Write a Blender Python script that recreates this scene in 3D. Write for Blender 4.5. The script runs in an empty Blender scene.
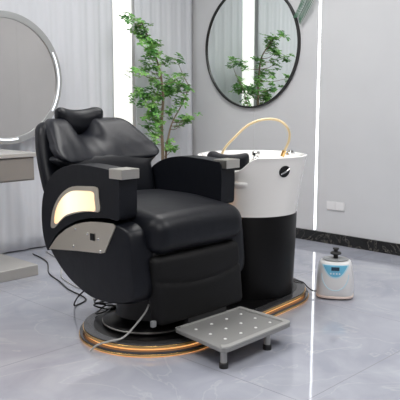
import bpy, bmesh, math, random
from mathutils import Vector, Matrix
random.seed(7)
C = bpy.context.scene.collection
sin, cos, PI = math.sin, math.cos, math.pi

# ------------------------------------------------------------------ materials
def mat(name, col, rough=.5, metal=0, emit=None, es=0, bump=None, coat=0, spec=None, trans=0):
    m = bpy.data.materials.new(name); m.use_nodes = True
    nt = m.node_tree; b = nt.nodes['Principled BSDF']
    b.inputs['Base Color'].default_value = (*col, 1)
    b.inputs['Roughness'].default_value = rough
    b.inputs['Metallic'].default_value = metal
    if coat: b.inputs['Coat Weight'].default_value = coat; b.inputs['Coat Roughness'].default_value = .1
    if spec is not None: b.inputs['Specular IOR Level'].default_value = spec
    if trans: b.inputs['Transmission Weight'].default_value = trans
    if emit: b.inputs['Emission Color'].default_value = (*emit, 1); b.inputs['Emission Strength'].default_value = es
    # every surface gets a faint procedural variation
    tc = nt.nodes.new('ShaderNodeTexCoord'); n = nt.nodes.new('ShaderNodeTexNoise')
    nt.links.new(tc.outputs['Object'], n.inputs['Vector'])
    sc, st, di = bump or (60, .04, .001)
    n.inputs['Scale'].default_value = sc; n.inputs['Detail'].default_value = 4
    bp = nt.nodes.new('ShaderNodeBump'); bp.inputs['Strength'].default_value = st; bp.inputs['Distance'].default_value = di
    nt.links.new(n.outputs['Fac'], bp.inputs['Height']); nt.links.new(bp.outputs['Normal'], b.inputs['Normal'])
    return m

def ramp(nt, stops):
    r = nt.nodes.new('ShaderNodeValToRGB'); e = r.color_ramp.elements
    e[0].position, e[0].color = stops[0][0], (*stops[0][1], 1)
    e[1].position, e[1].color = stops[-1][0], (*stops[-1][1], 1)
    for p, c in stops[1:-1]:
        k = e.new(p); k.color = (*c, 1)
    return r

M = {}
M['leather'] = mat('black_leather', (.006, .0072, .012), .42, bump=(12, .16, .012), spec=.32)
M['leather_smooth'] = mat('black_leather_fine', (.0055, .0065, .010), .42, bump=(14, .2, .01), spec=.28)
M['mesh_leather'] = mat('black_perforated_leather', (.006, .006, .0065), .6, bump=(260, .5, .002), spec=.22)
M['black'] = mat('black_enamel', (.004, .004, .0045), .28, spec=.35)
M['black_matt'] = mat('black_plastic', (.012, .012, .013), .5)
M['cyl'] = mat('black_pedestal_laminate', (.004, .004, .0045), .38, spec=.25)
M['chrome'] = mat('chrome', (.8, .8, .8), .12, 1)
M['steel'] = mat('brushed_steel', (.62, .60, .56), .32, 1, bump=(200, .08, .001))
M['champagne'] = mat('champagne_steel', (.74, .69, .60), .34, 1, bump=(200, .08, .001))
M['gold'] = mat('gold', (.85, .55, .22), .25, 1)
M['hose'] = mat('gold_hose', (.80, .64, .38), .35, .5)
M['ceramic'] = mat('white_ceramic', (.90, .885, .86), .12, coat=.4)
M['platform'] = mat('grey_black_metal', (.10, .10, .105), .2, .6)
M['led_gold'] = mat('warm_led', (1, .6, .25), .4, emit=(1, .45, .15), es=1.0)
M['led_white'] = mat('white_led', (1, 1, 1), .4, emit=(.94, .97, 1), es=3.2)
M['plate'] = mat('grey_steel_tread', (.30, .30, .295), .45, .3)
M['plate_rim'] = mat('footplate_rim', (.45, .45, .44), .38, .3)
M['stud'] = mat('white_stud', (.85, .85, .85), .4)
M['bark'] = mat('bark', (.20, .15, .10), .8, bump=(40, .5, .01))
M['soil'] = mat('soil', (.03, .02, .015), .95)
M['pot'] = mat('white_pot', (.7, .7, .68), .35)
M['cable'] = mat('black_cable', (.01, .01, .01), .45)
M['cable_w'] = mat('grey_cable', (.42, .42, .41), .45)
M['vanity'] = mat('greige_laminate', (.27, .25, .23), .35)
M['vanity_top'] = mat('greige_top', (.43, .42, .40), .25)
M['mirror'] = mat('mirror_glass', (.85, .90, .87), .01, 1, bump=(1, 0, .001))
M['mirror_tint'] = mat('vanity_mirror_glass', (.64, .62, .60), .02, 1, bump=(1, 0, .001))
M['mirror_frame'] = mat('silver_mirror_frame', (.42, .43, .43), .35, .6)
M['frame_black'] = mat('black_mirror_frame', (.012, .012, .013), .35)
M['plastic_w'] = mat('white_plastic', (.78, .78, .79), .3)
M['plastic_g'] = mat('grey_plastic', (.25, .26, .27), .35)
M['pink'] = mat('pale_peach_plastic', (.80, .66, .60), .35)
M['screen'] = mat('dark_display', (.03, .06, .10), .2)
M['decal'] = mat('blue_decal', (.16, .50, .72), .3)
M['decal_l'] = mat('light_blue_decal', (.55, .78, .88), .3)
M['outlet'] = mat('outlet_plastic', (.72, .72, .73), .3)
M['palm'] = mat('palm_leaf', (.07, .17, .11), .5)
M['lamp'] = mat('ceiling_lamp', (1, 1, 1), .5, emit=(1, .985, .96), es=3.5)
M['base_w'] = mat('skirting', (.6, .6, .6), .3)
M['ceil'] = mat('ceiling_paint', (.80, .80, .79), .8)

def leaf_mat():
    m = mat('green_leaf', (.09, .23, .05), .45)
    nt = m.node_tree; b = nt.nodes['Principled BSDF']
    n = nt.nodes.new('ShaderNodeTexNoise'); n.inputs['Scale'].default_value = 14
    tc = nt.nodes.new('ShaderNodeTexCoord'); nt.links.new(tc.outputs['Object'], n.inputs['Vector'])
    r = ramp(nt, [(.35, (.06, .22, .045)), (.5, (.15, .37, .08)), (.65, (.32, .56, .17))])
    nt.links.new(n.outputs['Fac'], r.inputs['Fac']); nt.links.new(r.outputs['Color'], b.inputs['Base Color'])
    return m
M['leaf'] = leaf_mat()

def lit_panel_mat():      # frosted lamp cover, hotter near the bulb at its back end
    m = mat('lit_frosted_panel', (.45, .38, .3), .4)
    nt = m.node_tree; b = nt.nodes['Principled BSDF']
    g = nt.nodes.new('ShaderNodeTexCoord'); s = nt.nodes.new('ShaderNodeSeparateXYZ'); nt.links.new(g.outputs['Object'], s.inputs[0])
    mr = nt.nodes.new('ShaderNodeMapRange'); mr.inputs['From Min'].default_value = 2.58; mr.inputs['From Max'].default_value = 2.98
    nt.links.new(s.outputs['Y'], mr.inputs['Value'])
    r = ramp(nt, [(0, (1.0, .60, .32)), (.25, (1, .70, .42)), (.7, (1, .90, .68)), (1, (1, .60, .28))])
    nt.links.new(mr.outputs['Result'], r.inputs['Fac']); nt.links.new(r.outputs['Color'], b.inputs['Emission Color'])
    b.inputs['Emission Strength'].default_value = 1.15
    return m
M['lit'] = lit_panel_mat()

def floor_mat():
    m = bpy.data.materials.new('polished_grey_marble'); m.use_nodes = True
    nt = m.node_tree; b = nt.nodes['Principled BSDF']; N = nt.nodes.new; Lk = nt.links.new
    tc = N('ShaderNodeTexCoord')
    n1 = N('ShaderNodeTexNoise'); n1.inputs['Scale'].default_value = 2.2; n1.inputs['Detail'].default_value = 8; n1.inputs['Distortion'].default_value = 1.2
    Lk(tc.outputs['Object'], n1.inputs['Vector'])
    r1 = ramp(nt, [(.3, (.31, .325, .385)), (.5, (.38, .395, .455)), (.7, (.45, .465, .52))])
    Lk(n1.outputs['Fac'], r1.inputs['Fac'])
    # veins
    n2 = N('ShaderNodeTexNoise'); n2.inputs['Scale'].default_value = 1.3; n2.inputs['Detail'].default_value = 5; n2.inputs['Distortion'].default_value = 2.0
    Lk(tc.outputs['Object'], n2.inputs['Vector'])
    r2 = ramp(nt, [(.488, (0, 0, 0)), (.5, (1, 1, 1)), (.512, (0, 0, 0))])
    Lk(n2.outputs['Fac'], r2.inputs['Fac'])
    mx = N('ShaderNodeMix'); mx.data_type = 'RGBA'
    ml = N('ShaderNodeMath'); ml.operation = 'MULTIPLY'; ml.inputs[1].default_value = .35
    Lk(r2.outputs['Color'], ml.inputs[0]); Lk(ml.outputs[0], mx.inputs['Factor'])
    Lk(r1.outputs['Color'], mx.inputs['A']); mx.inputs['B'].default_value = (.54, .55, .58, 1)
    # tile joints
    mp = N('ShaderNodeMapping'); mp.inputs['Location'].default_value = (-.95, -.315 + .0, 0)
    Lk(tc.outputs['Object'], mp.inputs['Vector'])
    br = N('ShaderNodeTexBrick'); br.offset = 0; br.inputs['Scale'].default_value = 1
    br.inputs['Brick Width'].default_value = 1.2; br.inputs['Row Height'].default_value = 1.2
    br.inputs['Mortar Size'].default_value = .0022; br.inputs['Mortar Smooth'].default_value = .1
    Lk(mp.outputs['Vector'], br.inputs['Vector'])
    mx2 = N('ShaderNodeMix'); mx2.data_type = 'RGBA'; Lk(br.outputs['Fac'], mx2.inputs['Factor'])
    Lk(mx.outputs['Result'], mx2.inputs['A']); mx2.inputs['B'].default_value = (.27, .27, .30, 1)
    Lk(mx2.outputs['Result'], b.inputs['Base Color'])
    b.inputs['Roughness'].default_value = .04; b.inputs['Specular IOR Level'].default_value = .8
    w = N('ShaderNodeTexNoise'); w.inputs['Scale'].default_value = 5; Lk(tc.outputs['Object'], w.inputs['Vector'])
    bp = N('ShaderNodeBump'); bp.inputs['Strength'].default_value = .03; bp.inputs['Distance'].default_value = .01
    Lk(w.outputs['Fac'], bp.inputs['Height']); Lk(bp.outputs['Normal'], b.inputs['Normal'])
    return m
M['floor'] = floor_mat()

def wall_mat(name, a, b_):
    m = bpy.data.materials.new(name); m.use_nodes = True
    nt = m.node_tree; b = nt.nodes['Principled BSDF']
    tc = nt.nodes.new('ShaderNodeTexCoord'); n = nt.nodes.new('ShaderNodeTexNoise')
    n.inputs['Scale'].default_value = 1.6; n.inputs['Detail'].default_value = 6
    nt.links.new(tc.outputs['Object'], n.inputs['Vector'])
    r = ramp(nt, [(.3, a), (.7, b_)]); nt.links.new(n.outputs['Fac'], r.inputs['Fac'])
    nt.links.new(r.outputs['Color'], b.inputs['Base Color']); b.inputs['Roughness'].default_value = .55
    return m
M['wall'] = wall_mat('pale_grey_wall_panel', (.59, .60, .62), (.64, .65, .67))
M['wall_w'] = wall_mat('greige_wall', (.36, .335, .31), (.41, .38, .35))
M['wall_b'] = wall_mat('pale_wall', (.66, .66, .655), (.71, .71, .705))

def marble_black():
    m = bpy.data.materials.new('black_marble'); m.use_nodes = True
    nt = m.node_tree; b = nt.nodes['Principled BSDF']
    tc = nt.nodes.new('ShaderNodeTexCoord'); n = nt.nodes.new('ShaderNodeTexNoise')
    n.inputs['Scale'].default_value = 5; n.inputs['Detail'].default_value = 7; n.inputs['Distortion'].default_value = 2.5
    nt.links.new(tc.outputs['Object'], n.inputs['Vector'])
    r = ramp(nt, [(.485, (.010, .010, .010)), (.5, (.16, .15, .13)), (.515, (.010, .010, .010))])
    nt.links.new(n.outputs['Fac'], r.inputs['Fac']); nt.links.new(r.outputs['Color'], b.inputs['Base Color'])
    b.inputs['Roughness'].default_value = .25
    return m
M['marble_black'] = marble_black()

def curtain_mat():
    m = bpy.data.materials.new('white_sheer_curtain'); m.use_nodes = True
    nt = m.node_tree; b = nt.nodes['Principled BSDF']
    b.inputs['Base Color'].default_value = (.80, .82, .86, 1); b.inputs['Roughness'].default_value = .85
    tr = nt.nodes.new('ShaderNodeBsdfTranslucent'); tr.inputs['Color'].default_value = (.78, .80, .85, 1)
    mx = nt.nodes.new('ShaderNodeMixShader'); mx.inputs[0].default_value = .22
    tc = nt.nodes.new('ShaderNodeTexCoord'); n = nt.nodes.new('ShaderNodeTexNoise'); n.inputs['Scale'].default_value = 180
    nt.links.new(tc.outputs['Object'], n.inputs['Vector'])
    bp = nt.nodes.new('ShaderNodeBump'); bp.inputs['Strength'].default_value = .1; bp.inputs['Distance'].default_value = .001
    nt.links.new(n.outputs['Fac'], bp.inputs['Height']); nt.links.new(bp.outputs['Normal'], b.inputs['Normal'])
    nt.links.new(b.outputs[0], mx.inputs[1]); nt.links.new(tr.outputs[0], mx.inputs[2])
    nt.links.new(mx.outputs[0], nt.nodes['Material Output'].inputs['Surface'])
    return m
M['curtain'] = curtain_mat()
def window_mat():
    m = mat('daylit_window', (.9, .9, .88), .3, emit=(1, .99, .94), es=.82)
    return m
M['window'] = window_mat()

# ------------------------------------------------------------------ helpers
def obj(name, bm, m, parent=None, smooth=True, label=None, bevel=0, seg=3, subsurf=0, solid=0):
    bmesh.ops.recalc_face_normals(bm, faces=bm.faces)
    me = bpy.data.meshes.new(name); bm.to_mesh(me); bm.free()
    o = bpy.data.objects.new(name, me); C.objects.link(o)
    for mm in (m if isinstance(m, (list, tuple)) else [m]): me.materials.append(mm)
    if smooth:
        for p in me.polygons: p.use_smooth = True
    if parent is not None:
        o.parent = parent; o.matrix_parent_inverse = Matrix.Translation(-world_loc(parent))
    if label: o['label'] = label
    if solid:
        s = o.modifiers.new('thick', 'SOLIDIFY'); s.thickness = solid; s.offset = 0
    if bevel:
        b = o.modifiers.new('bevel', 'BEVEL'); b.width = bevel; b.segments = seg; b.limit_method = 'ANGLE'; b.angle_limit = math.radians(35)
        b.harden_normals = False
    if subsurf:
        s = o.modifiers.new('sub', 'SUBSURF'); s.levels = s.render_levels = subsurf
    if smooth and not subsurf:
        try:
            me.set_sharp_from_angle(angle=math.radians(40))
        except Exception: pass
    return o
def world_loc(o):
    v = Vector(o.location)
    return v if o.parent is None else v      # parts keep their own location at zero below
def empty(name, loc, label, cat, group=None):
    o = bpy.data.objects.new(name, None); C.objects.link(o); o.location = loc; o.empty_display_size = .1
    o['label'] = label; o['category'] = cat
    if group: o['group'] = group
    return o
def tag(o, label, cat, group=None, kind=None):
    o['label'] = label; o['category'] = cat
    if group: o['group'] = group
    if kind: o['kind'] = kind
    return o
def struct(name, bm, m, parent=None, **k):
    o = obj(name, bm, m, parent, **k)
    if parent is None: o['kind'] = 'structure'
    return o
def sub(name, bm, m, parent, **k):      # part of a part (the part sits at the thing's frame)
    o = obj(name, bm, m, None, **k); o.parent = parent
    o.matrix_parent_inverse = Matrix.Identity(4)
    return o

def box(x0, x1, y0, y1, z0, z1, bm=None):
    bm = bm or bmesh.new()
    v = [bm.verts.new(p) for p in [(x0,y0,z0),(x1,y0,z0),(x1,y1,z0),(x0,y1,z0),(x0,y0,z1),(x1,y0,z1),(x1,y1,z1),(x0,y1,z1)]]
    for f in [(0,3,2,1),(4,5,6,7),(0,1,5,4),(1,2,6,5),(2,3,7,6),(3,0,4,7)]: bm.faces.new([v[i] for i in f])
    return bm
def prism(pts, lo, hi, axis='x', bm=None):
    """extrude a closed 2-D outline: axis x -> pts are (y,z); y -> (x,z); z -> (x,y)"""
    bm = bm or bmesh.new()
    def P(a, b, t): return {'x': (t, a, b), 'y': (a, t, b), 'z': (a, b, t)}[axis]
    A = [bm.verts.new(P(a, b, lo)) for a, b in pts]; B = [bm.verts.new(P(a, b, hi)) for a, b in pts]
    n = len(pts)
    bm.faces.new(A[::-1]); bm.faces.new(B)
    for i in range(n): bm.faces.new((A[i], A[(i+1)%n], B[(i+1)%n], B[i]))
    return bm
def spline2(pts, n=6, closed=True):
    out = []; N = len(pts)
    rng = range(N) if closed else range(N-1)
    for i in rng:
        if closed: p0, p1, p2, p3 = pts[i-1], pts[i], pts[(i+1)%N], pts[(i+2)%N]
        else: p0, p1, p2, p3 = pts[max(i-1,0)], pts[i], pts[i+1], pts[min(i+2,N-1)]
        for k in range(n):
            t = k/n
            out.append(tuple(.5*((2*b)+(-a+c)*t+(2*a-5*b+4*c-d)*t*t+(-a+3*b-3*c+d)*t**3) for a,b,c,d in zip(p0,p1,p2,p3)))
    if not closed: out.append(tuple(pts[-1]))
    return out
def tube(pts, r, seg=8, bm=None, caps=True):
    bm = bm or bmesh.new()
    pts = [Vector(p) for p in pts]; rr = r if isinstance(r, (list, tuple)) else [r]*len(pts)
    rings = []; up = None
    for i, p in enumerate(pts):
        d = (pts[min(i+1, len(pts)-1)]-pts[max(i-1, 0)]).normalized()
        if up is None: up = Vector((0,0,1)) if abs(d.z) < .9 else Vector((1,0,0))
        s = d.cross(up).normalized(); up = s.cross(d).normalized()
        rings.append([bm.verts.new(p+(s*cos(2*PI*k/seg)+up*sin(2*PI*k/seg))*rr[i]) for k in range(seg)])
    for a, b in zip(rings, rings[1:]):
        for k in range(seg): bm.faces.new((a[k], a[(k+1)%seg], b[(k+1)%seg], b[k]))
    if caps: bm.faces.new(rings[0][::-1]); bm.faces.new(rings[-1])
    return bm
def lathe(prof, c=(0,0,0), seg=48, bm=None, sx=1, sy=1):
    bm = bm or bmesh.new(); rings = []
    for r, z in prof:
        if r < 1e-5: rings.append([bm.verts.new((c[0], c[1], c[2]+z))])
        else: rings.append([bm.verts.new((c[0]+r*sx*cos(2*PI*k/seg), c[1]+r*sy*sin(2*PI*k/seg), c[2]+z)) for k in range(seg)])
    for a, b in zip(rings, rings[1:]):
        if len(a) == 1 and len(b) == 1: continue
        for k in range(seg):
            if len(a) == 1: bm.faces.new((a[0], b[k], b[(k+1)%seg]))
            elif len(b) == 1: bm.faces.new((a[k], a[(k+1)%seg], b[0]))
            else: bm.faces.new((a[k], a[(k+1)%seg], b[(k+1)%seg], b[k]))
    return bm
def cushion(size, rad, fn, n=18):
    """a rounded box of half sizes `size`, edge radius `rad`, every point passed through fn(x,y,z)"""
    bm = bmesh.new(); V = {}
    def vert(i, j, k):
        key = (i, j, k)
        if key not in V:
            u = [2*i/n-1, 2*j/n-1, 2*k/n-1]
            u = [math.sin(a*PI/2)*.35+a*.65 for a in u]
            p = Vector([a*s for a, s in zip(u, size)])
            q = Vector([max(-s+rad, min(s-rad, a)) for a, s in zip(p, size)])
            d = p-q
            if d.length > 1e-9: p = q+d.normalized()*rad
            V[key] = bm.verts.new(fn(*p))
        return V[key]
    for a in range(n):
        for b in range(n):
            for s in (0, n):
                for f in ([(s,a,b),(s,a+1,b),(s,a+1,b+1),(s,a,b+1)], [(a,s,b),(a+1,s,b),(a+1,s,b+1),(a,s,b+1)], [(a,b,s),(a+1,b,s),(a+1,b+1,s),(a,b+1,s)]):
                    bm.faces.new([vert(*q) for q in f])
    return bm
def smoothstep(a, b, x):
    t = max(0, min(1, (x-a)/(b-a))); return t*t*(3-2*t)
def hull(pts):
    pts = sorted(pts)
    def half(ps):
        h = []
        for p in ps:
            while len(h) >= 2 and (h[-1][0]-h[-2][0])*(p[1]-h[-2][1])-(h[-1][1]-h[-2][1])*(p[0]-h[-2][0]) <= 0: h.pop()
            h.append(p)
        return h
    a, b = half(pts), half(pts[::-1]); return a[:-1]+b[:-1]

# ------------------------------------------------------------------ the room
XW, YW, ZC = 4.826, 4.83, 2.95
X0, Y0 = -3.2, -3.2
struct('floor', box(X0-.1, XW+.1, Y0-.1, YW+.1, -.05, 0), M['floor'], smooth=False)
struct('ceiling', box(X0-.1, XW+.1, Y0-.1, YW+.1, ZC, ZC+.05), M['ceil'], smooth=False)
# right wall in panels: seams and the slot of the recessed light strip are real gaps in its cladding
bm = bmesh.new(); box(XW+.02, XW+.1, Y0-.1, YW+.1, 0, ZC, bm)
cuts = [Y0-.1, -1.2, 0, 1.2, 2.10, 3.307, 3.332, 4.0, YW+.1]
for i in range(len(cuts)-1):
    a, b = cuts[i], cuts[i+1]
    if abs(a-3.307) < 1e-6: continue
    g0 = .0 if abs(a-3.332) < 1e-6 else .0008; g1 = .0 if abs(b-3.307) < 1e-6 else .0008
    box(XW, XW+.0201, a+g0, b-g1, 0, ZC, bm)
struct('wall_right', bm, M['wall'], smooth=False)
struct('wall_back', box(X0-.1, XW+.0, YW, YW+.1, 0, ZC), M['wall_b'], smooth=False)
struct('wall_left', box(X0-.1, X0, Y0, YW, 0, ZC), M['wall_w'], smooth=False)
struct('wall_front', box(X0, XW, Y0-.1, Y0, 0, ZC), M['wall_w'], smooth=False)
bb = struct('baseboard_right', box(XW-.014, XW, Y0, YW, 0, .092), M['marble_black'], smooth=False)
struct('baseboard_back', box(X0, XW-.014, YW-.014, YW, 0, .092), M['marble_black'], smooth=False)
struct('baseboard_left', box(X0, X0+.014, Y0, YW-.014, 0, .092), M['marble_black'], smooth=False)
struct('baseboard_front', box(X0+.014, XW-.014, Y0, Y0+.014, 0, .092), M['marble_black'], smooth=False)

# LED strip in its slot
t = empty('led_strip_light', (XW+.012, 3.3205, .10), 'thin vertical white light strip recessed in the grey wall right of the round black mirror', 'light strip')
obj('diffuser', box(XW+.003, XW+.014, 3.3080, 3.3310, .10, ZC-.02), M['led_white'], t, smooth=False)
obj('channel', box(XW+.014, XW+.0195, 3.3075, 3.3315, .095, ZC-.01), M['steel'], t, smooth=False)

# window: narrow bright opening between the curtains
w = struct('window_1', box(3.826, 4.074, YW-.012, YW-.002, .094, ZC-.03), M['window'], smooth=False)
for a, b in ((.094, .12), (ZC-.06, ZC-.03)):
    f = obj('window_frame', box(3.826, 4.074, YW-.03, YW, a, b), M['wall_b'], None, smooth=False); f.parent = w

# curtains
def curtain(x0, x1, y, amp, wl, label, name='curtain', z1=2.88, seed=1, flare=0):
    rnd = random.Random(seed); bm = bmesh.new()
    nx = int((x1-x0)/.012); nz = 24
    ph = [rnd.uniform(0, 6.28) for _ in range(6)]
    g = []
    for j in range(nz+1):
        z = .012+(z1-.012)*j/nz; row = []
        for i in range(nx+1):
            x = x0+(x1-x0)*i/nx
            low = 1-j/nz
            w_ = 2*PI*x/wl + .9*sin(x*5.1+ph[0]) + .5*sin(x*11+ph[1]) + .25*low*sin(z*1.5+ph[4])
            yy = y + amp*sin(w_)*(.75+.35*low) + amp*.45*sin(2.1*w_+ph[2]+z*.25)
            row.append(bm.verts.new((x+.006*sin(z*2+ph[3]+x*8)*low, yy, z)))
        g.append(row)
    for j in range(nz):
        for i in range(nx): bm.faces.new((g[j][i], g[j][i+1], g[j+1][i+1], g[j+1][i]))
    t = empty(name, ((x0+x1)/2, y, 0), label, 'curtain')
    t['group'] = 'sheer white curtains on the back wall'
    obj('curtain_fabric', bm, M['curtain'], t, solid=.002)
    obj('curtain_rail', box(x0-.02, x1+.0, y-.03, y+.03, 2.88, 2.91), M['plastic_w'], t, smooth=False)
    return t
curtain(1.0, 3.822, 4.765, .007, .16, 'long pleated white curtain hanging behind the round silver mirror and vanity', seed=3)
curtain(4.075, 4.79, 4.768, .005, .13, 'short pale curtain hanging in the corner behind the leafy green plant', seed=5)

# ceiling lamps (above the frame)
def ceiling_lamp(x, y, sx, sy, power, where):
    t = empty('ceiling_panel_light', (x, y, ZC), 'flat rectangular ceiling light panel '+where, 'ceiling light', 'ceiling light panels')
    obj('lamp_frame', box(x-sx/2-.02, x+sx/2+.02, y-sy/2-.02, y+sy/2+.02, ZC-.02, ZC), M['plastic_w'], t, smooth=False)
    obj('diffuser', box(x-sx/2, x+sx/2, y-sy/2, y+sy/2, ZC-.024, ZC-.02), M['lamp'], t, smooth=False)
    l = bpy.data.lights.new('ceiling_light', 'AREA'); l.shape = 'RECTANGLE'; l.size = sx; l.size_y = sy; l.energy = power; l.color = (1, .985, .965)
    lo = bpy.data.objects.new('ceiling_light', l); C.objects.link(lo); lo.location = (x, y, ZC-.03)
ceiling_lamp(.8, .8, 1.2, 1.2, 27, 'near the camera')
ceiling_lamp(3.3, .8, 1.2, 1.2, 27, 'over the right side of the floor')
ceiling_lamp(.8, 3.3, 1.2, 1.2, 27, 'over the vanity')
ceiling_lamp(3.3, 3.2, 1.2, 1.2, 22, 'over the barber chair')
ceiling_lamp(-1.8, -1.4, 1.2, 1.2, 20, 'at the far end of the salon')

# wall outlet
t = empty('wall_outlet', (XW, 3.114, .326), 'white double socket plate low on the grey wall right of the light strip', 'outlet')
obj('socket_plate', box(XW-.009, XW, 3.026, 3.202, .290, .362), M['outlet'], t, smooth=False, bevel=.002)
for c in (3.07, 3.158):
    obj('socket', box(XW-.011, XW-.009, c-.036, c+.036, .296, .356), M['plastic_w'], t, smooth=False, bevel=.0008)

# ------------------------------------------------------------------ round black mirror on the right wall
def ring_profile(bm, cen, R, prof, axis, seg=96):
    """sweep a small closed profile (dr, da) round a circle whose axis is x or y"""
    rings = []
    for k in range(seg):
        a = 2*PI*k/seg; row = []
        for dr, da in prof:
            r = R+dr
            row.append(bm.verts.new((cen[0]+da, cen[1]+r*cos(a), cen[2]+r*sin(a)) if axis == 'x' else (cen[0]+r*cos(a), cen[1]+da, cen[2]+r*sin(a))))
        rings.append(row)
    n = len(prof)
    for k in range(seg):
        A, B = rings[k], rings[(k+1)%seg]
        for i in range(n): bm.faces.new((A[i], A[(i+1)%n], B[(i+1)%n], B[i]))
    return bm
def disc(bm, cen, R, th, axis, seg=96):
    pts = [(cen[1]+R*cos(2*PI*k/seg), cen[2]+R*sin(2*PI*k/seg)) if axis == 'x' else (cen[0]+R*cos(2*PI*k/seg), cen[2]+R*sin(2*PI*k/seg)) for k in range(seg)]
    a = cen[0] if axis == 'x' else cen[1]
    return prism(pts, a, a+th, axis, bm)
mc = (XW-.004, 4.05, 1.672)
t = empty('round_wall_mirror', (XW, 4.05, 1.13), 'round mirror in a thin black frame on the wall above the wash basin', 'mirror')
obj('mirror_glass', disc(bmesh.new(), (XW-.018, mc[1], mc[2]), .530, .01, 'x'), M['mirror'], t, smooth=False)
obj('mirror_frame', ring_profile(bmesh.new(), (XW, mc[1], mc[2]), .541, [(-.012, -.030), (.004, -.030), (.004, 0), (-.012, 0)], 'x'), M['frame_black'], t, bevel=.002)

# ------------------------------------------------------------------ vanity and its mirror
t = empty('vanity_station', (1.9, 4.3, 0), 'greige salon vanity with thick top and low plinth, left of the chair', 'vanity')
obj('drawer_box', box(1.30, 2.53, 4.03, 4.68, .662, .822), M['vanity'], t, smooth=False, bevel=.004)
obj('countertop', box(1.29, 2.54, 4.01, 4.69, .822, .850), M['vanity_top'], t, smooth=False, bevel=.004)
obj('drawer_front', box(1.55, 2.515, 4.018, 4.03, .672, .812), M['vanity'], t, smooth=False, bevel=.002)
obj('plinth', box(1.30, 2.53, 4.02, 4.68, 0, .075), M['vanity_top'], t, smooth=False, bevel=.006)
obj('side_panel', box(1.30, 1.36, 4.04, 4.67, .075, .662), M['vanity'], t, smooth=False, bevel=.003)

cx, cz, R = 2.672, 1.357, .485
# the mirror rests on its own foot on the countertop, close to the curtain
cy = 4.60
t = empty('round_vanity_mirror', (2.45, cy, .85), 'large round mirror with a silver rim and glowing edge standing on the vanity', 'mirror')
obj('mirror_glass', disc(bmesh.new(), (cx, cy-.006, cz), .437, .01, 'y'), M['mirror_tint'], t, smooth=False)
obj('mirror_frame', ring_profile(bmesh.new(), (cx, cy, cz), .46, [(-.024, -.014), (.025, -.014), (.025, .018), (-.024, .018)], 'y'), M['mirror_frame'], t, bevel=.002)
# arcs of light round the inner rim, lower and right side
def arc_band(a0, a1, r0, r1, y0, y1, n=40):
    bm = bmesh.new(); rows = []
    for k in range(n+1):
        a = a0+(a1-a0)*k/n
        rows.append([bm.verts.new((cx+r*cos(a), y, cz+r*sin(a))) for r, y in ((r0,y0),(r1,y0),(r1,y1),(r0,y1))])
    for A, B in zip(rows, rows[1:]):
        for i in range(4): bm.faces.new((A[i], A[(i+1)%4], B[(i+1)%4], B[i]))
    bm.faces.new(rows[0]); bm.faces.new(rows[-1][::-1]); return bm
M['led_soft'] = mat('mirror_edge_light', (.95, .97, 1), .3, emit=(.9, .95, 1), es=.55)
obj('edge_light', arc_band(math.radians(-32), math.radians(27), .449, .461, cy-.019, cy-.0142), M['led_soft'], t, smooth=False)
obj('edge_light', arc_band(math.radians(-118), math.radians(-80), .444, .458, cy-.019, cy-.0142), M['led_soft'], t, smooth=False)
obj('mirror_foot', box(2.30, 2.52, cy-.05, cy+.04, .850, .868), M['mirror_frame'], t, smooth=False, bevel=.003)
obj('mirror_stem', box(2.40, 2.44, cy+.0185, cy+.035, .868, 1.05), M['mirror_frame'], t, smooth=False, bevel=.002)

# gold loop added in place of a hose's reflection in the vanity mirror
t = empty('hose_reflection_loop', (2.07, 4.2, .85), 'gold loop added on the vanity in place of a hose reflection in the round mirror', 'reflection stand-in')
pts = [(2.0, 4.2, .87), (2.02, 4.2, 1.0), (2.10, 4.2, 1.10), (2.21, 4.2, 1.13), (2.285, 4.2, 1.105), (2.25, 4.2, 1.02), (2.16, 4.2, .95), (2.11, 4.2, .87)]
obj('wire', tube(spline2(pts, 8, False), .0045, 8), M['hose'], t)
obj('base', lathe([(0,0),(.09,0),(.09,.015),(.085,.02),(0,.02)], (2.06, 4.2, .85), 32), M['gold'], t)  # added foot that holds up the reflection loop

# ------------------------------------------------------------------ platform shared by chair and basin
ca, ra = (2.30, 2.588), .378
cb, rb = (3.15, 2.725), .435
def stadium(inset, n=64):
    pts = [(c[0]+(r-inset)*cos(2*PI*k/n), c[1]+(r-inset)*sin(2*PI*k/n)) for c, r in ((ca, ra), (cb, rb)) for k in range(n)]
    return hull(pts)
t = empty('platform_base', (2.78, 2.7, 0), 'low dark two-tier round-ended platform with glowing gold edges under chair and basin', 'platform')
obj('glow_strip', prism(stadium(.006), 0, .004, 'z'), M['led_gold'], t, label='glowing warm strip under the lower tier')
obj('gold_trim', prism(stadium(0), .004, .014, 'z'), M['gold'], t, bevel=.001, label='gold edge of the lower tier')
obj('lower_tier', prism(stadium(.004), .014, .026, 'z'), M['platform'], t)
obj('light_band', prism(stadium(.030), .026, .036, 'z'), M['led_gold'], t, label='glowing warm band between the tiers')
obj('gold_trim', prism(stadium(.020), .036, .049, 'z'), M['gold'], t, bevel=.001, label='gold edge of the upper tier')
obj('upper_tier', prism(stadium(.024), .049, .055, 'z'), M['platform'], t, bevel=.001)
obj('inlay_ring', prism(stadium(.075), .055, .0562, 'z'), M['black'], t, label='black inlay on the platform top')

# ------------------------------------------------------------------ barber chair
K = (2.29, 2.60, .0562)
chair = empty('barber_chair', K, 'large black leather reclining barber chair with lit armrest panels and kidney headrest', 'barber chair')
MX = 4.77     # mirror of x about the chair's middle plane: x -> MX - x
def both(x, side): return x if side == 0 else MX-x

ped = obj('pedestal', lathe([(0,0),(.232,0),(.240,.006),(.240,.024),(.232,.032),(.19,.040),(.172,.055),(.168,.09),(.166,.22),(0,.22)], K, 64), M['black'], chair)
sub('pedestal_ring', lathe([(.2405,.010),(.243,.012),(.243,.017),(.2405,.019)], K, 64), M['steel'], ped)

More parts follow.
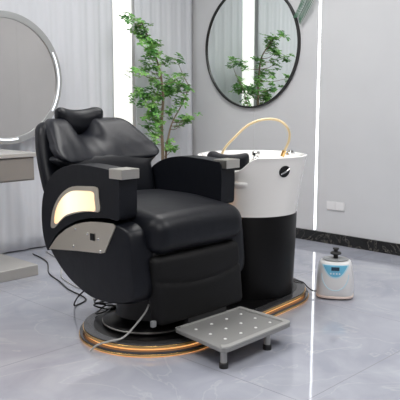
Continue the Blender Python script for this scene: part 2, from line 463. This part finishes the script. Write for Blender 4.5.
tub_prof = spline2([(2.372,.575),(2.352,.45),(2.352,.285),(2.47,.228),(2.66,.212),(2.80,.243),(2.93,.302),(3.055,.405),(3.07,.47),(2.96,.515),(2.82,.583),(2.66,.622),(2.50,.628),(2.42,.615)], 5)
def tub_mesh():
    bm = bmesh.new(); rows = []
    xs = [1.990,1.992,1.998,2.008,2.022,2.04,2.065,2.10,2.2]; xs = xs+[MX-x for x in xs[::-1]]
    cyy, czz = 2.68, .44
    for x in xs:
        e = min(x-1.990, MX-1.990-x); s = min(1, e/.08)
        k = .915+.085*math.sqrt(max(0, 1-(1-s)**2))
        lowk = 1
        rows.append([bm.verts.new((x, cyy+(y-cyy)*k, czz+(z-czz)*k)) for y, z in tub_prof])
    n = len(tub_prof)
    for A, B in zip(rows, rows[1:]):
        for i in range(n): bm.faces.new((A[i], A[(i+1)%n], B[(i+1)%n], B[i]))
    bm.faces.new(rows[0][::-1]); bm.faces.new(rows[-1]); return bm
obj('side_shell', tub_mesh(), M['leather_smooth'], chair)

arm_prof = spline2([(2.452,.855),(2.50,.874),(2.62,.884),(2.77,.886),(2.90,.862),(3.0,.812),(3.07,.73),(3.10,.62),(3.095,.50),(3.06,.415),(3.035,.435),(2.96,.515),(2.82,.590),(2.67,.632),(2.53,.645),(2.46,.645),(2.448,.70)], 5)
lit_o = spline2([(3.012,.550),(2.994,.625),(2.95,.69),(2.89,.74),(2.81,.774),(2.70,.785),(2.608,.786),(2.598,.74),(2.592,.674),(2.66,.664),(2.75,.650),(2.88,.612),(2.965,.552),(2.99,.54)], 3)
ccy = sum(p[0] for p in lit_o)/len(lit_o); ccz = sum(p[1] for p in lit_o)/len(lit_o)
lit_i = [(ccy+(y-ccy)*.84, ccz+(z-ccz)*.79) for y, z in lit_o]
silver = [(3.045,.420),(2.99,.475),(2.95,.508),(2.88,.550),(2.807,.581),(2.74,.600),(2.677,.612),(2.59,.620),(2.502,.624),(2.482,.614),(2.568,.474),(2.60,.466),(2.80,.448)]
def rel(bm):      # geometry given in world coordinates for a child of a part
    return bm
for side in (0, 1):
    xo, xi = both(1.982, side), both(2.090, side)
    sg = 1 if side == 0 else -1
    bm = prism(arm_prof, min(xo, xi), max(xo, xi), 'x')
    arm = obj('armrest', bm, M['leather_smooth'], chair, bevel=.022, seg=4)
    # the lamp panel and its frame on the outer face
    bmf = bmesh.new(); n = len(lit_o)
    fo = [bmf.verts.new((xo-sg*.004, y, z)) for y, z in lit_o]; fi = [bmf.verts.new((xo-sg*.004, y, z)) for y, z in lit_i]
    bo = [bmf.verts.new((xo+sg*.004, y, z)) for y, z in lit_o]; bi = [bmf.verts.new((xo+sg*.004, y, z)) for y, z in lit_i]
    for i in range(n):
        j = (i+1)%n
        bmf.faces.new((fo[i], fo[j], fi[j], fi[i])); bmf.faces.new((fo[i], fo[j], bo[j], bo[i]))
        bmf.faces.new((fi[i], fi[j], bi[j], bi[i])); bmf.faces.new((bo[i], bo[j], bi[j], bi[i]))
    sub('lamp_frame', rel(bmf), M['champagne'], arm, smooth=False, label='silver bezel round the lit panel')
    lp = sub('lamp_panel', prism(lit_i, xo-sg*.001, xo+sg*.003, 'x'), M['lit'], arm, smooth=False, label='glowing warm white panel')
    x1, x2 = both(1.974, side), both(2.082, side)
    capo = sub('armrest_cap', rel(box(min(x1, x2), max(x1, x2), 2.418, 2.512, .838, .885)), M['steel'], arm, smooth=False, bevel=.003, label='square brushed steel end cap')
    # silver control plate on the shell
    xs = both(1.984, side)
    pl = obj('control_plate', prism(silver, min(xs, xs+sg*.006), max(xs, xs+sg*.006), 'x'), M['champagne'], chair, smooth=False, label='champagne steel plate below the lit panel')
    sub('switch', rel(box(min(xs-sg*.006, xs), max(xs-sg*.006, xs), 2.645, 2.675, .522, .556)), M['black'], pl, smooth=False, bevel=.001)
    for yy, zz in ((2.70, .548), (2.615, .534), (2.80, .56), (2.82, .468), (2.60, .476)):
        b_ = lathe([(0,0),(.007,0),(.006,.003),(0,.004)], (0,0,0), 12)
        bmesh.ops.rotate(b_, verts=b_.verts, matrix=Matrix.Rotation(-sg*PI/2, 3, 'Y'))
        bmesh.ops.translate(b_, verts=b_.verts, vec=(xs, yy, zz))
        sub('screw', rel(b_), M['chrome'], pl)

for side in (0, 1):      # the lamps behind the two lit panels
    l = bpy.data.lights.new('armrest_lamp', 'AREA'); l.shape = 'RECTANGLE'; l.size = .12; l.size_y = .30; l.energy = 2.2; l.color = (1, .55, .30)
    lo = bpy.data.objects.new('armrest_lamp', l); C.objects.link(lo)
    lo.location = (both(1.975, side), 2.79, .70); lo.rotation_euler = (0, PI/2 if side == 0 else -PI/2, 0)

# seat cushion
def seat_fn(x, y, z):
    Yc, Zc, Xc = 2.625, .586, 2.385
    fwd = smoothstep(.05, -.33, y)               # towards the front edge
    zz = Zc+z + (.012 if z > 0 else 0)*(1-(x/.31)**2) - fwd*.030*(1 if z > 0 else .3) 
    yy = Yc+y
    if y < -.25: yy -= .012*(1-(z/.1)**2)*smoothstep(-.2, -.34, y)
    ww = 1.0
    if y < -.15: ww = 1+.01*smoothstep(-.15, -.33, y)
    # gathered creases in the middle of the back edge
    if z > 0: zz -= .006*math.exp(-((x+.02)/.06)**2-((y-.16)/.05)**2)*(1+sin(x*160+y*90))
    return (Xc+x*ww, yy, zz)
obj('seat_cushion', cushion((.312, .335, .105), .075, seat_fn, 34), M['leather_smooth'], chair)
# seat side flap seam
obj('seat_frame', box(2.10, 2.67, 2.345, 3.0, .44, .53), M['black_matt'], chair, smooth=False, bevel=.01)

# leg rest
def leg_fn(x, y, z):
    k = 1-(x/.31)**2
    t_ = (z+.17)/.34
    yy = 2.350+y-.030*k*(.5+.5*sin(t_*PI)) * (1 if y < 0 else 0)
    if y < 0:      # stitched dip across, lower in the middle
        zd = -.0+(.055 - .035*k)
        yy += .010*math.exp(-((z-zd)/.012)**2)
    return (2.375+.032*(1-t_)+x, yy+.010*(t_-.5), .302+z)
lg = obj('leg_rest', cushion((.305, .045, .170), .035, leg_fn, 40), M['mesh_leather'], chair)
obj('latch', box(2.072, 2.096, 2.325, 2.345, .135, .165), M['plastic_g'], chair, bevel=.003, label='small grey latch at the foot of the leg rest')

# back: lumbar pad between the arms
def lumbar_fn(x, y, z):
    bow = .05*(abs(x)/.30)**2.5
    lean = (z+.14)*.22
    return (2.385+x*(1+.26*smoothstep(.06,.12,z)), 3.035+y-bow*(1 if y < 0 else .6)+lean-.018*(1-(x/.3)**2)*(1-(z/.16)**2)*(1 if y < 0 else 0), .775+z)
obj('lumbar_cushion', cushion((.292, .06, .135), .05, lumbar_fn, 26), M['leather_smooth'], chair)

# upper back with wings
def wid(v):      # half width over height 0..1
    return .338+.012*sin(PI*min(1, v/.4))-.075*max(0, (v-.3)/.7)**1.3
def back_fn(x, y, z):
    H2 = .125
    v = (z+H2)/(2*H2); u = x/.30
    X = 2.385+u*wid(v)
    wrap = .075*abs(u)**2.4*(1.1-.6*v)
    yc = 3.065+.215*v
    crease = .0022*sin(u*22+v*5)*math.exp(-((v-.35)/.3)**2) if y < 0 else 0
    dip = .095*math.exp(-((u+.14)/.29)**4)*max(0, v)**1.8
    puff = .024*(1-u*u)*sin(PI*min(1, max(0, v)))*(1 if y < 0 else 0)
    Z = .852+.245*v-dip+.028*abs(u)**3*(1-v)
    return (X, yc+y-wrap-puff+crease, Z)
obj('backrest', cushion((.30, .055, .125), .042, back_fn, 44), M['leather'], chair)
# rear shell of the back
def shell_fn(x, y, z):
    H2 = .20
    v = (z+H2)/(2*H2); u = x/.30
    hw = .368-.058*v**3
    wrap = .03*abs(u)**2.2
    yc = 3.13+.155*v
    dip = .125*math.exp(-((u+.13)/.27)**4)*smoothstep(.45, 1, v)
    return (2.385+u*hw, yc+y-wrap, .68+.40*v-dip)
obj('back_shell', cushion((.30, .05, .20), .045, shell_fn, 36), M['leather_smooth'], chair)

# headrest: a kidney pillow on a steel bracket
def head_fn(x, y, z):
    q = (x/.158)**2
    return (2.374+x, 3.31+y-.030*q, 1.072+z*(1.12-.36*q)+.054*q)
hr = obj('headrest', cushion((.158, .055, .064), .054, head_fn, 26), M['leather_smooth'], chair)
hb = sub('headrest_bracket', rel(box(2.41, 2.44, 3.262, 3.274, .95, 1.07)), M['steel'], hr, smooth=False, bevel=.002, label='pale steel headrest bracket')

# footplate
fp_pts = [(2.150,1.957),(2.163,1.944),(2.185,1.938),(2.62,1.950),(2.650,1.955),(2.664,1.972),(2.672,2.300),(2.195,2.300)]
fp = obj('footplate', prism(fp_pts, .088, .108, 'z'), M['plate'], chair, smooth=False, bevel=.004, label='grey steel footplate with pale studs')
ins = [(2.175,1.985),(2.185,1.972),(2.205,1.966),(2.60,1.976),(2.628,1.982),(2.636,1.995),(2.645,2.29),(2.22,2.29)]
bm = bmesh.new(); n = len(fp_pts)
a = [bm.verts.new((x, y, .108)) for x, y in fp_pts]; b = [bm.verts.new((x, y, .108)) for x, y in ins]
c = [bm.verts.new((x, y, .1145)) for x, y in fp_pts]; d = [bm.verts.new((x, y, .1145)) for x, y in ins]
for i in range(n-1):
    j = i+1
    for q in ((a[i],a[j],c[j],c[i]), (c[i],c[j],d[j],d[i]), (d[i],d[j],b[j],b[i]), (a[i],a[j],b[j],b[i])): bm.faces.new(q)
sub('footplate_rim', rel(bm), M['plate_rim'], fp, smooth=False, label='paler raised rim of the footplate')
for i in range(3):
    for j in range(4):
        x = 2.255+j*.110; y = 2.03+i*.095
        sub('stud', rel(lathe([(.0075,0),(.0075,.002),(.005,.0035),(0,.0035)], (x, y, .108), 14)), M['stud'], fp)
for x, y in ((2.195,1.985),(2.515,1.990)):
    l = obj('footplate_leg', lathe([(0,.0),(.0155,.0),(.0155,-.062),(0,-.062)], (x, y, .088), 20), M['plate_rim'], chair)
    sub('rubber_foot', rel(lathe([(0,0),(.021,0),(.021,.022),(.017,.026),(0,.026)], (x, y, .0), 20)), M['black_matt'], l)
obj('footplate_bracket', box(2.28, 2.56, 2.296, 2.325, .088, .140), M['black_matt'], chair, smooth=False, bevel=.004)

# ------------------------------------------------------------------ shampoo basin
B = (3.14, 2.62)
bas = empty('shampoo_basin', (B[0], B[1], .0562), 'white ceramic shampoo basin on a tall black drum pedestal behind the barber chair', 'basin')
obj('pedestal', lathe([(0,0),(.254,0),(.256,.01),(.272,.480),(.270,.486),(0,.486)], (B[0], B[1], .0562), 72), M['cyl'], bas)
def rim_z(phi):      # phi in degrees, neck cut-out faces the chair (-x)
    d = abs((phi-180+180)%360-180)
    return .882-.078*(1-smoothstep(22, 46, d))
def bowl():
    bm = bmesh.new(); seg = 120; rows = []
    for k in range(seg):
        ph = 360*k/seg; a = math.radians(ph); zt = rim_z(ph); zb = .540
        col = []
        def P(r, z):
            col.append(bm.verts.new((B[0]+r*cos(a), B[1]+r*sin(a), z)))
        for i in range(13):      # outer wall
            t_ = i/12; z = zb+(zt-.008-zb)*t_
            h = (z-zb)/.34
            r = .268+.056*h**1.25
            P(r, z)
        R_ = .268+.056*((zt-zb)/.34)**1.25
        for dr, dz in ((.0005,-.003),(-.004,0),(-.018,.001),(-.024,-.003),(-.027,-.010)): P(R_+dr, zt+dz)
        for i in range(1, 9):
            t_ = i/8; P((R_-.027)*(1-t_*.86)+0.0, (zt-.01)*(1-t_)+ .70*t_ - .06*sin(PI*t_)*.6)
        rows.append(col)
    m_ = len(rows[0])
    for k in range(seg):
        A, B_ = rows[k], rows[(k+1)%seg]
        for i in range(m_-1): bm.faces.new((A[i], A[i+1], B_[i+1], B_[i]))
    bm.faces.new([r[-1] for r in rows]); bm.faces.new([r[0] for r in rows[::-1]])
    return bm
bw = obj('bowl', bowl(), M['ceramic'], bas, label='white glazed bowl with a neck cut-out')
BK = Vector((B[0], B[1], .042))
def relb(bm): return bm
def on_bowl(phi, z, out=0):
    r = .268+.056*((z-.54)/.34)**1.25+out; a = math.radians(phi)
    return Vector((B[0]+r*cos(a), B[1]+r*sin(a), z))
# moulded step under the neck cut-out
bm = bmesh.new()
g = []
prof = [(.0,.745),(.022,.742),(.026,.735),(.024,.728),(.006,.715),(0,.70)]
angs = list(range(168, 217, 3))
for ph in angs:
    e = min(1, min(ph-168, 216-ph)/5+.02)
    g.append([bm.verts.new(on_bowl(ph, z, -.004+o*e)) for o, z in prof])
for A, B_ in zip(g, g[1:]):
    for i in range(len(prof)-1): bm.faces.new((A[i], A[i+1], B_[i+1], B_[i]))
sub('moulded_step', relb(bm), M['ceramic'], bw)
# oval chrome and black badge/overflow on the outer wall
def oval(phi, z, ra_, rb_, out, th, n=28):
    bm = bmesh.new(); c0 = bm.verts.new(on_bowl(phi, z, out)); pr = [bm.verts.new(on_bowl(phi+math.degrees(ra_*cos(2*PI*k/n)/.31), z+rb_*sin(2*PI*k/n), out)) for k in range(n)]
    pb = [bm.verts.new(on_bowl(phi+math.degrees(ra_*cos(2*PI*k/n)/.31), z+rb_*sin(2*PI*k/n), out-th)) for k in range(n)]
    for k in range(n):
        bm.faces.new((c0, pr[k], pr[(k+1)%n])); bm.faces.new((pr[k], pr[(k+1)%n], pb[(k+1)%n], pb[k]))
    return bm
ov = sub('oval_socket', relb(oval(256, .803, .037, .033, .003, .006)), M['black'], bw, label='black oval fitting with a chrome lever')
PH = 256
bm = tube([on_bowl(PH-5, .788, .008), on_bowl(PH, .803, .012), on_bowl(PH+4.5, .818, .010)], [.004, .006, .004], 10)
lv = obj('oval_lever', bm, M['chrome'], bas, label='chrome lever in the oval fitting')
# neck cushion in the cut-out
def neck_fn(x, y, z):
    # x across (radial), y along the rim, z height
    a = math.radians(186)+y/.30
    r = .262+x
    dip = .020*(1-(y/.16)**2)
    return (B[0]+r*cos(a), B[1]+r*sin(a), .868+z-dip)
obj('neck_cushion', cushion((.040, .160, .046), .034, neck_fn, 22), M['leather_smooth'], bas, label='black rubber neck rest in the cut-out')
# tap handles
for (x, y, z, s) in ((3.02, 2.47, .875, 1.0), (3.27, 2.435, .872, .9)):
    pass
tp = obj('tap_valve', lathe([(0,0),(.024,0),(.024,.006),(.017,.012),(.015,.022),(.024,.026),(.026,.032),(.024,.046),(.015,.052),(0,.053)], (3.055, 2.52, .858), 24), M['chrome'], bas)
tp2 = obj('tap_valve', lathe([(0,0),(.03,0),(.03,.010),(.02,.016),(.018,.026),(0,.028)], (3.300, 2.455, .878), 24), M['chrome'], bas)
obj('tap_ledge', box(3.0, 3.14, 2.44, 2.56, .84, .858), M['ceramic'], bas, bevel=.01)
# gold hose
hp = [(3.02,2.765,.80),(3.030,2.752,.90),(3.078,2.694,.988),(3.127,2.636,1.055),(3.187,2.563,1.087),(3.243,2.497,1.078),(3.275,2.458,1.030),(3.279,2.453,.965),(3.256,2.480,.880)]
hz = obj('shower_hose', tube(spline2(hp, 10, False), .0075, 12), M['hose'], bas, label='gold spiral shower hose arching over the bowl')
sub('hose_collar', relb(tube([(3.254,2.483,.868),(3.262,2.473,.902)], .0125, 14)), M['gold'], hz)
obj('shower_head', tube([(3.02,2.77,.70),(3.022,2.768,.76),(3.026,2.76,.83)], [.026,.016,.010], 16), M['chrome'], bas)

# ------------------------------------------------------------------ facial steamer / water heater on the floor
S0 = Vector((3.525, 2.265, 0))
st = empty('steamer', S0, 'small white and blue steamer with a black top knob on the floor by the basin', 'steamer')
va = math.atan2(-S0.y, -S0.x)      # side that faces the room
def stm(prof, sx=1, sy=1, seg=48):
    bm = lathe(prof, (0,0,0), seg, None, sx, sy)
    bmesh.ops.rotate(bm, verts=bm.verts, matrix=Matrix.Rotation(va, 3, 'Z')); bmesh.ops.translate(bm, verts=bm.verts, vec=S0); return bm
def se(prof, seg=56, k=3.2):      # squarish lathe
    bm = bmesh.new(); rows = []
    for r, z in prof:
        row = []
        for i in range(seg):
            a = 2*PI*i/seg; ca_, sa_ = cos(a), sin(a)
            q = (abs(ca_)**k+abs(sa_)**k)**(-1/k)
            x, y = r*q*ca_*.9, r*q*sa_
            row.append(bm.verts.new((S0.x+x*cos(va)-y*sin(va), S0.y+x*sin(va)+y*cos(va), z)))
        rows.append(row)
    for A, B_ in zip(rows, rows[1:]):
        for i in range(seg): bm.faces.new((A[i], A[(i+1)%seg], B_[(i+1)%seg], B_[i]))
    bm.faces.new(rows[0][::-1]); bm.faces.new(rows[-1]); return bm
body_prof = [(.098,.012),(.108,.020),(.113,.045),(.113,.10),(.107,.16),(.098,.205),(.092,.222),(.080,.230)]
body = obj('body', se(body_prof), M['plastic_w'], st)
obj('base_rim', se([(.100,.006),(.113,.010),(.1135,.020),(.108,.024)]), M['pink'], st, label='pale peach base rim')
obj('top_tray', stm([(0,.231),(.066,.231),(.072,.236),(.066,.240),(0,.240)], 1, 1.1), M['plastic_g'], st, label='grey recessed top')
obj('knob', stm([(0,.240),(.014,.240),(.014,.262),(.032,.266),(.034,.272),(.028,.279),(.012,.282),(.012,.292),(.020,.296),(.018,.303),(0,.305)]), M['black_matt'], st, label='black ribbed valve knob')
def body_pt(s, z, d):
    """a point on the front of the body, s sideways, d proud of the shell"""
    for (r0, z0), (r1, z1) in zip(body_prof, body_prof[1:]):
        if z0 <= z <= z1: rr = r0+(r1-r0)*(z-z0)/(z1-z0); break
    x = rr*.9*(1-min(.999, abs(s)/rr)**3.2)**(1/3.2)+d
    return (S0.x+x*cos(va)-s*sin(va), S0.y+x*sin(va)+s*cos(va), z)
def front(half, z0, z1, c, d, mm, name, label=None, nz=16, ns=14):
    bm = bmesh.new(); g = []
    for i in range(nz+1):
        z = z0+(z1-z0)*i/nz; h = half((z-z0)/(z1-z0))
        g.append([[bm.verts.new(body_pt(c+h*(2*k/ns-1), z, dd)) for k in range(ns+1)] for dd in (d, -.002)])
    for A, B_ in zip(g, g[1:]):
        for k in range(ns): bm.faces.new((A[0][k], A[0][k+1], B_[0][k+1], B_[0][k]))
        for k in (0, ns): bm.faces.new((A[0][k], B_[0][k], B_[1][k], A[1][k]))
    for A in (g[0], g[-1]):
        for k in range(ns): bm.faces.new((A[0][k], A[0][k+1], A[1][k+1], A[1][k]))
    return obj(name, bm, mm, st, label=label)
obj('trim_line', tube([body_pt(.080*cos(PI+PI*k/24), .160+.100*sin(PI+PI*k/24), .0005) for k in range(25)], .0024, 8), M['decal_l'], st, label='pale blue curved line below the control panel')
front(lambda t: .008+.074*t**.5, .136, .2155, 0, .0012, M['decal_l'], 'label_panel', 'light blue border of the control panel')
front(lambda t: .008+.064*t**.5, .144, .2125, 0, .0024, M['decal'], 'control_panel', 'blue control panel')
front(lambda t: .024, .182, .203, 0, .0036, M['screen'], 'display', 'dark number display', 3)
for s in (-.026, -.009, .009, .026):
    front(lambda t: .004, .160, .168, s, .0036, M['plastic_w'], 'button', None, 2, 2)
for a in (45, 135, 225, 315):
    r = .085; ang = va+math.radians(a)
    obj('rubber_foot', lathe([(0,0),(.012,0),(.012,.012),(0,.012)], (S0.x+r*cos(ang), S0.y+r*sin(ang), 0), 14), M['black_matt'], st)
cb_ = obj('power_cable', tube(spline2([(3.455,2.34,.03),(3.44,2.37,.03),(3.455,2.42,.04),(3.475,2.48,.060),(3.46,2.58,.0605),(3.42,2.72,.0605),(3.36,2.86,.0605),(3.25,2.90,.0605)], 8, False), .004, 8), M['cable'], st)

# ------------------------------------------------------------------ plant by the corner
PB = Vector((4.16, 4.48, 0))
pl = empty('potted_tree', PB, 'slender potted indoor tree with small bright green leaves in the corner behind the chair', 'plant')
pt = obj('pot', lathe([(0,.0),(.11,.0),(.115,.01),(.15,.30),(.152,.32),(.140,.32),(.135,.29),(0,.29)], PB, 40), M['pot'], pl)
obj('soil', lathe([(0,.291),(.132,.291),(.13,.296),(0,.305)], PB, 32), M['soil'], pl)
rnd = random.Random(11)
bmw = bmesh.new()
def limb(pts, r0, r1):
    p = spline2(pts, 5, False); n = len(p); tube(p, [r0+(r1-r0)*i/(n-1) for i in range(n)], 7, bmw)
limb([(4.15,4.50,.28),(4.15,4.50,.7),(4.14,4.50,1.0),(4.15,4.49,1.2),(4.13,4.50,1.43),(4.07,4.52,1.62),(3.98,4.50,1.75),(3.89,4.47,1.85)], .017, .004)
limb([(4.16,4.48,.28),(4.19,4.50,.74),(4.22,4.50,.87),(4.26,4.49,1.0),(4.36,4.46,1.17),(4.44,4.45,1.32)], .012, .003)
spots = [(3.8,1.87),(3.9,1.84),(3.88,1.76),(4.03,1.68),(3.98,1.64),(4.09,1.6),(4.20,1.54),(4.34,1.54),(3.97,1.47),(3.85,1.44),(3.89,1.28),(4.04,1.39),(4.04,1.28),(4.27,1.38),(4.36,1.4),(4.43,1.32),(4.24,1.3),(4.04,1.14),(4.2,1.27),(4.38,1.2),(4.08,1.02),(4.02,1.07),(4.26,1.08),(4.43,1.0),(4.48,1.05),(4.38,.98),(3.97,.97),(4.06,.92),(4.04,.86),(3.89,1.17),(4.26,.76),(3.96,1.71),(4.08,1.2),(4.10,1.33),(3.99,1.22),(4.10,1.09),(4.0,1.58),(3.94,1.80),(4.07,1.46),(4.31,1.30)]
dens = {2:1.3, 3:1.6, 4:1.4, 5:1.4}
bml = bmesh.new()
def leaf(p, d, L, W, nrm):
    d = d.normalized(); s = d.cross(nrm).normalized(); nn = s.cross(d)
    a = bml.verts.new(p); tip = bml.verts.new(p+d*L-nn*L*.12)
    m1 = bml.verts.new(p+d*L*.35+nn*.002); m2 = bml.verts.new(p+d*L*.72-nn*L*.03)
    l1 = bml.verts.new(p+d*L*.38+s*W*.42+nn*W*.15); r1 = bml.verts.new(p+d*L*.38-s*W*.42+nn*W*.15)
    l2 = bml.verts.new(p+d*L*.72+s*W*.46+nn*W*.1); r2 = bml.verts.new(p+d*L*.72-s*W*.46+nn*W*.1)
    for f in ((a,m1,l1),(a,r1,m1),(m1,m2,l2,l1),(m1,r1,r2,m2),(m2,tip,l2),(m2,r2,tip)): bml.faces.new(f)
main = [Vector(p) for p in spline2([(4.15,4.50,.7),(4.14,4.50,1.0),(4.15,4.49,1.2),(4.13,4.50,1.43),(4.07,4.52,1.62),(3.98,4.50,1.75),(3.89,4.47,1.85)], 5, False)]
side_ = [Vector(p) for p in spline2([(4.22,4.50,.87),(4.26,4.49,1.0),(4.36,4.46,1.17),(4.44,4.45,1.32)], 5, False)]
for i, (x, z) in enumerate(spots):
    off = rnd.uniform(-.13, .10)
    k = (4.5+off)/4.5
    c = Vector((x*k, 4.5+off, 1.2+(z-1.2)*k))
    if c.x > 4.70: c.x = 4.70
    low = [q for q in main+side_ if q.z < c.z-.03] or [main[0]]
    q = min(low, key=lambda q: (q-c).length)
    mid = (q+c)/2+Vector((0, 0, -.02)); limb([q, mid, c], .004, .0015)
    for w_ in range(int(10*dens.get(i, 1))):
        cc = c+Vector((rnd.gauss(0,.026), rnd.gauss(0,.03), rnd.gauss(0,.026)))
        axis = Vector((rnd.uniform(-.5,.5), rnd.uniform(-.9,.2), 1)).normalized()
        u = axis.orthogonal().normalized(); v = axis.cross(u); a0 = rnd.uniform(0, 6.28)
        nl = rnd.choice((4,5,5,6))
        for j in range(nl):
            a = a0+2*PI*j/nl+rnd.uniform(-.2,.2)
            d = u*cos(a)+v*sin(a)+axis*rnd.uniform(-.1,.45)
            leaf(cc, d, rnd.uniform(.034,.056), rnd.uniform(.020,.031), axis)
obj('trunk', bmw, M['bark'], pl)
obj('foliage', bml, M['leaf'], pl, smooth=False)

# palm frond hanging against the wall from above
pf = empty('palm_frond', (4.80, 3.42, 1.86), 'dark green palm frond hanging down beside the top of the round black mirror', 'leaf')
rp = [Vector(p) for p in spline2([(4.815,3.30,2.42),(4.79,3.36,2.28),(4.78,3.385,2.12),(4.78,3.43,1.99),(4.785,3.50,1.89)], 8, False)]
obj('rachis', tube(rp, [.006-.004*i/(len(rp)-1) for i in range(len(rp))], 7), M['palm'], pf)
bml = bmesh.new()
for i in range(4, len(rp)):
    d = (rp[min(i+1,len(rp)-1)]-rp[i-1]).normalized()
    for s in (-1, 1):
        sd = Vector((-.12, -d.z*s, d.y*s)).normalized()
        dd = (d*.8+sd*.9).normalized(); L = .125*(1-.45*i/len(rp))
        leaf(rp[i], dd, L, .010, Vector((-1, .1, 0)))
obj('leaflets', bml, M['palm'], pf, smooth=False)
hk = obj('wall_hook', lathe([(0,0),(.012,0),(.012,.02),(0,.02)], (4.816,3.298,2.41), 14), M['steel'], pf)

# ------------------------------------------------------------------ cables round the chair
def cord(pts, r, m, label, name='power_cable'):
    o = obj(name, tube(spline2(pts, 8, False), r, 8), m); return tag(o, label, 'cable')
cord([(2.115,2.40,.225),(2.09,2.40,.19),(2.04,2.42,.13),(1.99,2.445,.080),(1.945,2.49,.062),(1.905,2.54,.040),(1.885,2.565,.010)], .0045, M['cable_w'],
     'pale grey cable hanging from the chair across the gold platform edge')
# black coil behind the pedestal
coil = []
for i in range(46):
    a = i*.55; rr = .07+.018*sin(i*1.3)
    coil.append((2.22+rr*.9*cos(a), 2.86+rr*.7*sin(a), .068+.0018*i+.010*sin(i*.9)))
cord(coil, .0042, M['cable'], 'tangled black cable coil on the platform behind the chair pedestal')
cord([(2.29,2.93,.15),(2.22,3.02,.16),(2.20,3.10,.10),(2.26,3.22,.012),(2.40,3.30,.006),(2.45,3.55,.006),(2.52,3.75,.006),(2.60,4.0,.006),(2.78,4.3,.006),(2.85,4.60,.006)], .0045, M['cable'],
     'black cable trailing from the chair back towards the curtain')
cord([(2.36,2.98,.17),(2.36,3.06,.15),(2.42,3.24,.010),(2.50,3.42,.005),(2.53,3.62,.005),(2.60,3.85,.005),(2.74,4.05,.005),(2.88,4.30,.005),(2.97,4.60,.005)], .0035, M['cable_w'],
     'thin grey cable lying beside the black one left of the chair')

# ------------------------------------------------------------------ world, camera, view
wd = bpy.data.worlds.new('world'); bpy.context.scene.world = wd; wd.use_nodes = True
wd.node_tree.nodes['Background'].inputs[0].default_value = (.8, .85, .9, 1); wd.node_tree.nodes['Background'].inputs[1].default_value = .3

cam = bpy.data.cameras.new('camera'); co = bpy.data.objects.new('camera', cam); C.objects.link(co)
cam.sensor_width = 36; cam.sensor_fit = 'HORIZONTAL'; cam.lens = 684/400*36; cam.clip_start = .05
th = math.radians(44.2); pit = math.atan(100/684)
fw = Vector((cos(th)*cos(pit), sin(th)*cos(pit), -sin(pit)))
co.location = (0, 0, 1.2); co.rotation_euler = fw.to_track_quat('-Z', 'Y').to_euler()
sc = bpy.context.scene; sc.camera = co
sc.view_settings.view_transform = 'Standard'; sc.view_settings.look = 'None'; sc.view_settings.gamma = 1
sc.view_settings.use_curve_mapping = False; sc.view_settings.exposure = 0
